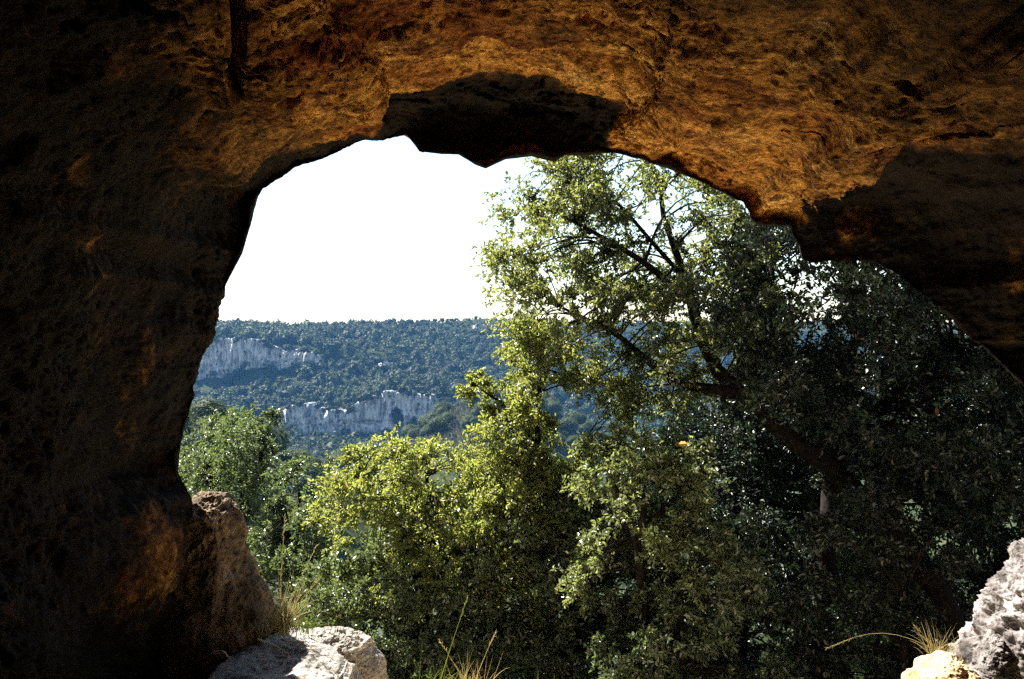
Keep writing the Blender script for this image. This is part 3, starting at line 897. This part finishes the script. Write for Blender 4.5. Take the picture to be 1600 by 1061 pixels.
IV1, IF1 = ico(1)
IV2, IF2 = ico(3)

def lumpy_crown(r, v, amp, seed, freq=1.6):
    return v * (1 + amp * fbm(v * freq + seed * 3.1, 3, seed))[:, None]

def clump_shell(r, n, size, seed, amp=0.35):
    """leaf clumps: bent triangles spread through a lumpy crown of radius about 1"""
    d = unit(r.normal(size=(n, 3)))
    d[:, 2] = np.where(d[:, 2] < -0.3, -d[:, 2], d[:, 2])
    rad = (1 + amp * fbm(d * 1.6 + seed * 3.1, 3, seed)) * r.uniform(0.82, 1.12, n)
    p = d * rad[:, None]
    nr = unit(d + 0.9 * unit(r.normal(size=(n, 3))) + np.array([0, 0, 0.3]))
    t = unit(np.cross(nr, unit(r.normal(size=(n, 3)))))
    b = np.cross(nr, t)
    s = size * r.uniform(0.5, 1.3, n)[:, None]
    V = np.stack([p + t * s, p - t * s * 0.6 + b * s * 0.8, p - t * s * 0.5 - b * s * 0.8 - nr * s * 0.3], 1).reshape(-1, 3)
    return V, np.arange(n * 3).reshape(-1, 3)

def valley_proto(seed):
    r = np.random.default_rng(seed)
    vs, fs, tn, off = [], [], [], 0
    for k in range(5):                                          # a crown of several lobes
        c = np.array([r.uniform(-.55, .55), r.uniform(-.55, .55), r.uniform(.55, 1.1)]) if k else np.array([0, 0, .85])
        s = r.uniform(.45, .7) if k else .8
        v = lumpy_crown(r, IV2, 0.3, seed * 7 + k) * s * np.array([1, 1, .85]) * 0.86 + c
        vs.append(v); fs.append(IF2 + off); off += len(v); tn.append(np.full(len(v), .25))
        cv, cf = clump_shell(r, int(900 * s), 0.075, seed * 7 + k, 0.3)
        vs.append(cv * s * np.array([1, 1, .85]) + c); fs.append(cf + off); off += len(cv)
        tn.append(np.repeat(r.uniform(0, 1, len(cv) // 3), 3))
    return np.concatenate(vs), np.concatenate(fs), np.concatenate(tn)

valley_r = np.random.default_rng(31)
protos = []
def valley_tree(proto_i, X, Y, z, size, label, group, mat):
    """first use of a prototype builds it, later uses copy the thing with its parts"""
    key = (proto_i, mat.name)
    src = next((p for k, p in protos if k == key), None)
    if src is None:
        T = empty('oak_tree', (X, Y, z))
        V, Fc, tn = valley_proto(40 + proto_i)
        mesh_obj('crown', V + np.array([0, 0, .35]), Fc, np.full(len(Fc), 3), mat, T, None, False, {'leaf_tone': tn})
        tv, tf = tube_pts([(0, 0, -.5), (.03, .02, 0), (.02, 0, .5), (0, 0, 1.0)], [.13, .10, .08, .05], 8)
        mesh_obj('trunk', tv, tf, np.full(len(tf), 4), M_bark, T)
        protos.append((key, T))
    else:
        T = src.copy(); C.objects.link(T)
        for ch in list(src.children):
            c = ch.copy(); C.objects.link(c); c.parent = T
    T.location = (X, Y, z)
    T.scale = (size, size, size * valley_r.uniform(.9, 1.2))
    T.rotation_euler = (0, 0, valley_r.uniform(0, 6.28))
    tag(T, label, 'tree', group)

def scatter(px0, px1, Y0, Y1, n, mind, seed):
    r = np.random.default_rng(seed)
    out = []
    for _ in range(n * 30):
        Y = r.uniform(Y0, Y1); px = r.uniform(px0, px1)
        X = (px - 800) / F * Y
        if all((X - a) ** 2 + (Y - b) ** 2 > mind ** 2 for a, b in out):
            out.append((X, Y))
        if len(out) >= n: break
    return out

for i, (X, Y) in enumerate(scatter(40, 480, 70, 122, 70, 4.2, 51)):
    z = float(ground_z(np.array([X]), np.array([Y]))[0])
    valley_tree(i % 4, X, Y, z - 0.3, valley_r.uniform(2.0, 2.9), 'rounded oak on the near left spur behind the sunlit left trees', 'oaks on the left spur', L_mid)
for i, (X, Y) in enumerate(scatter(440, 640, 120, 215, 60, 5.5, 52)):
    z = float(ground_z(np.array([X]), np.array([Y]))[0])
    valley_tree(i % 4, X, Y, z - 0.3, valley_r.uniform(2.4, 3.4), 'rounded dark oak on the valley floor below the fluted cliff', 'oaks on the valley floor', L_mid)
for i, (X, Y) in enumerate(scatter(640, 960, 225, 300, 90, 5.0, 53)):
    z = float(ground_z(np.array([X]), np.array([Y]))[0])
    valley_tree(i % 4, X, Y, z - 0.3, valley_r.uniform(2.4, 3.4), 'rounded oak on the low rise right of the fluted cliff', 'oaks on the low rise', L_mid)

for i, (X, Y) in enumerate(scatter(40, 1800, 26, 66, 110, 3.4, 54)):
    z = float(ground_z(np.array([X]), np.array([Y]))[0])
    valley_tree(i % 4, X, Y, z - 0.3, valley_r.uniform(2.6, 3.8), 'shadowy oak on the slope below the cave, glimpsed between the near trees', 'oaks on the slope below the cave', L_far)

def forest():
    r = np.random.default_rng(61)
    prot = []
    for s in range(5):
        v = lumpy_crown(r, IV1, 0.5, 300 + s, 1.7)
        cv, cf = clump_shell(r, 70, 0.24, 300 + s, 0.5)
        prot.append((np.concatenate([v * .85, cv]), np.concatenate([IF1, cf + len(v)]), np.concatenate([np.full(len(v), .3), np.repeat(r.uniform(0, 1, 70), 3)])))
    n = 19000
    Y = r.uniform(335, 640, n); px = r.uniform(-120, 1500, n)
    X = (px - 800) / F * Y
    # keep the rock walls clear
    Z = ground_z(X, Y)
    py = 530.5 - (Z - CZ) / Y * F
    bad = (px > 306) & (px < 500) & (Y > 468) & (Y < 503) & (r.uniform(0, 1, n) > 0.10)
    bad |= (px > 446) & (px < 700) & (Y > 412) & (Y < 431) & (r.uniform(0, 1, n) > 0.07)
    bad |= (px > 446) & (px < 700) & (Y > 392) & (Y <= 412) & (r.uniform(0, 1, n) > 0.45)
    # thinner cover high on the right, where low scrub shows
    X, Y, Z = X[~bad], Y[~bad], Z[~bad]
    cell = {}
    keep = []
    for i in range(len(X)):
        cs = 3.0 if (Y[i] > 560 and 800 + X[i] / Y[i] * F > 600) else 4.5
        k = (int(X[i] // cs), int(Y[i] // cs))
        if k in cell: continue
        cell[k] = 1; keep.append(i)
    keep = np.array(keep)
    X, Y, Z = X[keep], Y[keep], Z[keep]
    nn = len(X)
    sc = r.uniform(1.6, 2.9, nn) + 1.9 * r.uniform(0, 1, nn) ** 4
    upper = sstep(530, 600, Y) * sstep(560, 760, 800 + X / Y * F)
    sc = sc * (1 - 0.5 * upper) * np.where(Y > 590, 0.7, 1.0)
    # bushes rooted on the ledges and along the foot and brow of the cliffs
    for (a0, a1, tops, bases, Yc, m) in CL:
        bx = r.uniform(a0, a1, m); v_ = np.where(r.uniform(0, 1, m) < .45, r.uniform(-.06, .10, m), np.where(r.uniform(0, 1, m) < .65, r.uniform(.84, 1.05, m), r.uniform(.1, .85, m)))
        by = np.interp(bx, *zip(*tops)) * (1 - v_) + np.interp(bx, *zip(*bases)) * v_
        p = at_many(bx, by, Yc - r.uniform(3.0, 5.5, m))
        X = np.concatenate([X, p[:, 0]]); Y = np.concatenate([Y, p[:, 1]]); Z = np.concatenate([Z, p[:, 2] - .8])
        sc = np.concatenate([sc, np.where((v_ > .1) & (v_ < .85), r.uniform(.4, .9, m), r.uniform(.8, 2.2, m))])
    nn = len(X)
    tint = 0.45 * fbm(np.stack([X / 40, Y / 40, X * 0], -1), 3, 88)
    V, Fc, T, off = [], [], [], 0
    for i in range(nn):
        v, f, t = prot[i % 5]
        a_ = r.uniform(0, 6.28); c_, s_ = math.cos(a_), math.sin(a_)
        q = v * sc[i] * np.array([1, 1, r.uniform(.8, 1.35)])
        q = np.stack([q[:, 0] * c_ - q[:, 1] * s_ + X[i], q[:, 0] * s_ + q[:, 1] * c_ + Y[i], q[:, 2] + Z[i] + sc[i] * .75], -1)
        V.append(q); Fc.append(f + off); off += len(v)
        T.append(np.clip(t * .6 + r.uniform(0, .5) - .15 + tint[i], 0, 1))
    V = np.concatenate(V); Fc = np.concatenate(Fc)
    o = mesh_obj('forest', V, Fc, np.full(len(Fc), 3), L_far, None, None, False, {'leaf_tone': np.concatenate(T)})
    tag(o, 'evergreen oak wood covering the far hillside up to the ridge', 'forest', kind='stuff')
    print('forest trees', nn)
forest()

def scrub():
    """grey leafless thicket at the foot of the low rise"""
    r = np.random.default_rng(71)
    n = 26000
    Y = r.uniform(205, 330, n); px = r.uniform(540, 760, n)
    X = (px - 800) / F * Y
    Z = ground_z(X, Y) + r.uniform(0, 2.2, n)
    p = np.stack([X, Y, Z], -1)
    d = unit(r.normal(size=(n, 3)) * .5 + np.array([0, 0, 1.0]))
    V, Q = leaf_cloud(p, d, unit(r.normal(size=(n, 3))), r.uniform(.5, 1.2, n), r.uniform(.10, .35, n))
    o = mesh_obj('thicket', V, Q, np.full(len(Q), 4), L_scrub, None, None, False, {'leaf_tone': np.repeat(r.uniform(0, 1, n), 6)})
    tag(o, 'grey leafless thicket below the low rise in the valley', 'thicket', kind='stuff')
scrub()

# ------------------------------------------------------------------ rocks at the mouth
def loft_rock(name, label, sections, mat, seed, amp, freq, group=None, sharp=2.6, tilt=0.0, cell=0.0, nth=220, nz=150, cat='rock'):
    """sections: (height, x centre, y centre, half width, half depth) from base to top; skin roughened with noise"""
    S = np.array(sections, float)
    t = np.linspace(0, 1, nz)
    k = np.linspace(0, 1, len(S))
    I = np.stack([np.interp(t, k, S[:, c]) for c in range(5)], -1)
    for _ in range(4): I[1:-1] = (I[:-2] + 2 * I[1:-1] + I[2:]) / 4
    th = np.linspace(0, 2 * math.pi, nth, endpoint=False)
    e_ = 2.0 / sharp
    cx = np.sign(np.cos(th)) * np.abs(np.cos(th)) ** e_
    cy = np.sign(np.sin(th)) * np.abs(np.sin(th)) ** e_
    P = np.stack([I[:, 1, None] + I[:, 3, None] * cx, I[:, 2, None] + I[:, 4, None] * cy, np.broadcast_to(I[:, 0, None], (nz, nth))], -1)
    # cap: shrink rings on the top
    caps = []
    for s in np.linspace(1, 0.02, 46)[1:]:
        q = P[-1].copy(); ctr = np.array([I[-1, 1], I[-1, 2], I[-1, 0]])
        q = ctr + (q - ctr) * s
        q[:, 2] += 0.03 * (1 - s * s)
        caps.append(q)
    P = np.concatenate([P, np.stack(caps)], 0)
    Pp = np.concatenate([P, P[:, :1]], 1)
    n = grid_normals(Pp)[:, :-1]
    c = np.array([S[:, 1].mean(), S[:, 2].mean(), S[:, 0].mean()])
    if np.sum((P - c) * n) < 0: n = -n
    n[-6:] = np.array([0, 0, 1.0])
    d = amp * (0.55 * fbm(P * freq, 3, seed) + 0.5 * ridged(P * freq * 2.3, 4, seed + 7) * 0.6) + amp * 0.22 * fbm(P * freq * 9, 3, seed + 13)
    d = d + amp * 0.22 * ridged(P * freq * 5.2, 4, seed + 17, 0.65)
    if cell:
        d = d + cell * (np.abs(vnoise(P * 6.5, seed + 20)) ** 0.5 - 0.5) * 1.6 + cell * 0.6 * (np.abs(vnoise(P * 14, seed + 21)) ** 0.5 - 0.5)
    P = P + n * d[..., None]
    f = grid_faces(P.shape[0], nth, True)
    base = P[0].mean(0)
    loops = list(f.ravel()) + list(range(nth)); sizes = [4] * len(f) + [nth]
    loops += [(P.shape[0] - 1) * nth + i for i in range(nth)]; sizes.append(nth)
    o = mesh_obj(name, P.reshape(-1, 3), loops, sizes, mat, loc=base)
    tag(o, label, cat, group)
    return o

def sec(py, x0, x1, Y, hd):
    a_ = at(x0, py, Y); b_ = at(x1, py, Y)
    return (a_[2], (a_[0] + b_[0]) / 2, Y, (b_[0] - a_[0]) / 2, hd)

# upright stub beside the left wall
loft_rock('rock_pillar', 'upright brown rock stub with a pale broken top beside the left cave wall',
    [sec(1150, 240, 470, 4.95, .42), sec(1040, 245, 450, 4.95, .40), sec(990, 250, 432, 4.95, .36), sec(945, 258, 408, 4.95, .32), sec(900, 268, 388, 4.95, .28),
     sec(860, 275, 373, 4.95, .25), sec(820, 280, 367, 4.95, .22), sec(797, 284, 362, 4.95, .20), sec(785, 300, 352, 4.95, .15)],
    M_brown, 81, 0.085, 2.6, sharp=2.6)
# flat ledge at lower left
loft_rock('rock_ledge', 'flat pale sunlit rock ledge at the lower left of the opening', 
    [(-.85, -1.25, 4.50, .50, .58), (-.55, -1.24, 4.52, .48, .58), (-.30, -1.26, 4.54, .43, .58), (-.17, -1.29, 4.55, .38, .55), (-.13, -1.31, 4.56, .33, .50)],
    M_lime, 82, 0.06, 2.4, sharp=2.8)
loft_rock('rock', 'low rounded pale rock with a brown hollow on the end of the ledge',
    [(-.55, -1.00, 4.85, .26, .22), (-.25, -1.02, 4.85, .23, .22), (-.12, -1.06, 4.85, .18, .17), (-.08, -1.08, 4.85, .12, .11)],
    M_lime, 83, 0.05, 4.0)
# right side
loft_rock('rock_outcrop', 'lumpy grey outcrop with orange stains climbing the right edge of the opening',
    [sec(1276, 1455, 1790, 4.15, .50), sec(1136, 1483, 1790, 4.15, .46), sec(1076, 1505, 1788, 4.15, .44), sec(1036, 1535, 1786, 4.15, .42), sec(996, 1560, 1782, 4.15, .40),
     sec(956, 1580, 1778, 4.15, .36), sec(916, 1594, 1772, 4.15, .32), sec(881, 1618, 1760, 4.15, .26), sec(858, 1650, 1740, 4.15, .18)],
    M_outcrop, 85, 0.13, 3.0, cell=0.018, nth=300, nz=220)
loft_rock('boulder', 'rounded orange boulder in full sun below the grey outcrop',
    [sec(1200, 1415, 1540, 3.80, .20), sec(1130, 1420, 1540, 3.80, .22), sec(1080, 1427, 1535, 3.80, .20), sec(1048, 1443, 1523, 3.80, .16), sec(1032, 1462, 1502, 3.80, .10)],
    M_orange, 86, 0.045, 4.5, cell=0.015)
loft_rock('rock', 'small pointed grey stone between the orange boulder and the outcrop',
    [sec(1120, 1520, 1590, 3.72, .10), sec(1060, 1525, 1585, 3.72, .10), sec(1025, 1535, 1575, 3.72, .08), sec(1005, 1548, 1562, 3.72, .04)],
    M_outcrop, 87, 0.035, 7.0)

# ------------------------------------------------------------------ grasses and twigs
def tuft(label, base, n, lmin, lmax, lean, spread, mat, seed, rad=0.05, bladew=0.0022, long_stalks=(), droop=0.55):
    r = np.random.default_rng(seed)
    V, Q, off = [], [], 0
    def blade(p0, d, L, wid, dr, arc=0.0):
        nonlocal off
        k = 9
        s = np.linspace(0, 1, k)
        pts = p0 + d * (L * s)[:, None] + np.array([0, 0, -1.0]) * (dr * L * s ** 2.4)[:, None]
        pts = pts + np.array([0, 0, 1.0]) * (arc * L * np.sin(math.pi * s))[:, None]
        pts = pts + unit(r.normal(size=3)) * (0.04 * L * s ** 2)[:, None]
        v, f = tube_pts(pts, wid * (1 - 0.85 * s), 4)
        V.append(v); Q.append(f + off); off += len(v)
        return pts
    for i in range(n):
        d = unit(np.array([lean[0], lean[1], 1.0]) + r.normal(size=3) * np.array([spread, spread, .1]))
        p0 = base + np.array([r.normal() * rad, r.normal() * rad, -0.02])
        blade(p0, d, r.uniform(lmin, lmax), bladew * r.uniform(.6, 1.2), droop * r.uniform(0, 1) ** 1.5)
    for (tip, w_) in long_stalks:
        tip = np.asarray(tip, float)
        dd = tip - base
        L = np.linalg.norm(dd)
        pts = blade(base.copy(), dd / L, L, w_, 0.0, 0.16 if abs(dd[0]) > abs(dd[2]) * 1.5 else 0.02)
        for j in range(14):                                   # seed head
            p = pts[-1] - (pts[-1] - pts[-3]) * (j / 14.0)
            blade(p, unit(unit(pts[-1] - pts[-3]) + r.normal(size=3) * .35), 0.02, w_ * .9, 0)
    o = mesh_obj('grass_tuft', np.concatenate(V), np.concatenate(Q), np.full(sum(len(q) for q in Q), 4), mat, loc=base)
    tag(o, label, 'grass tuft')
    return o

tuft('dry yellow grass tuft with tall straw stalks growing on the rock ledge', at(437, 985, 4.72), 130, .12, .42, (.22, .0), .34, M_straw, 91, .045,
     long_stalks=[(at(441, 800, 4.72), 0.0032), (at(490, 852, 4.75), 0.0027), (at(443, 890, 4.7), 0.0032), (at(500, 900, 4.7), 0.0027), (at(533, 962, 4.6), 0.0022)])
tuft('short green grass clump at the root of the dry tuft', at(475, 980, 4.85), 60, .06, .2, (.15, .0), .45, M_blade, 92, .05)
tuft('straw-coloured grass tuft rising from the bottom edge below the sapling', at(735, 1085, 4.6), 70, .10, .30, (.05, 0), .30, M_straw, 93, .06,
     long_stalks=[(at(772, 985, 4.6), 0.0024), (at(690, 1000, 4.6), 0.0024)])
tuft('green grass clump with one tall pale seed stalk at the bottom edge', at(680, 1090, 4.75), 60, .10, .32, (.1, 0), .4, M_blade, 94, .08,
     long_stalks=[(at(730, 935, 4.75), 0.0035)])
tuft('wispy grass tuft arching left from behind the orange boulder', at(1470, 1020, 4.0), 60, .08, .22, (-.25, 0), .5, M_straw, 95, .035, .0016,
     long_stalks=[(at(1290, 1012, 4.1), 0.0013), (at(1432, 980, 4.0), 0.0016)], droop=.3)

tuft('sparse mixed grass tuft right of the straw-coloured tuft at the bottom edge', at(840, 1100, 4.6), 45, .08, .24, (.1, 0), .45, M_blade, 96, .09)
tuft('small dry tuft in the soil crack at the front of the ledge', at(545, 1012, 4.75), 40, .05, .14, (.2, 0), .5, M_straw, 97, .03, .0016)

def twig(label, pts, r0, seed):
    p = smooth_line([np.append(q, 1) for q in pts], 12, 0.012, seed)[:, :3]
    v, f = tube_pts(p, np.linspace(r0, r0 * .4, 12), 6)
    o = mesh_obj('twig', v, f, np.full(len(f), 4), M_twig, loc=p[0])
    tag(o, label, 'twig')
twig('bleached forked twig lying at the left end of the ledge', [at(332, 1019, 4.55), at(350, 1014, 4.5), at(362, 1030, 4.5)], .010, 1)
twig('thin pale twig lying across the soil below the dry tuft', [at(400, 1000, 4.5), at(425, 1008, 4.5), at(455, 1028, 4.45)], .006, 2)
twig('short dry stem on the ledge right of the dry tuft', [at(455, 1010, 4.6), at(485, 1018, 4.55), at(520, 1012, 4.6)], .004, 3)

# two orange leaves caught in the dark foliage: parts of the trees that carry them
def dead_leaf(parent, root, px, py, Y, size, d):
    p = at(px, py, Y)[None]
    V, Q = leaf_cloud(p, unit(np.array([d], float)), np.array([[.25, -1, .25]]), np.array([size]), np.array([size * .55]), .15)
    o = mesh_obj('dead_leaf', V, Q, np.full(len(Q), 4), M_deadleaf, parent, None, False, loc=root)
    o['label'] = 'orange dead leaf'
dead_leaf(dark, _, 1463, 636, 8.2, .10, (0.1, 0, -1))
dead_leaf(tall, tall_root, 1060, 694, 7.4, .085, (1, 0, .1))

# ------------------------------------------------------------------ haze filling the valley
def haze():
    m, nt, out = nodes_of('valley_air')
    v = N(nt, 'ShaderNodeVolumePrincipled')
    v.inputs['Color'].default_value = (0.16, 0.46, 1.0, 1)
    v.inputs['Density'].default_value = HAZE
    v.inputs['Anisotropy'].default_value = 0.0
    nt.links.new(v.outputs[0], out.inputs['Volume'])
    x0, x1, y0, y1, z0, z1 = -1600, 1700, -30, 1260, -150, 46
    vs = [(x, y, z) for z in (z0, z1) for y in (y0, y1) for x in (x0, x1)]
    fs = [0, 2, 3, 1, 4, 5, 7, 6, 0, 1, 5, 4, 2, 6, 7, 3, 0, 4, 6, 2, 1, 3, 7, 5]
    o = mesh_obj('haze', vs, fs, [4] * 6, m, smooth=False)
    tag(o, kind='stuff')
HAZE = 0.00013
haze()
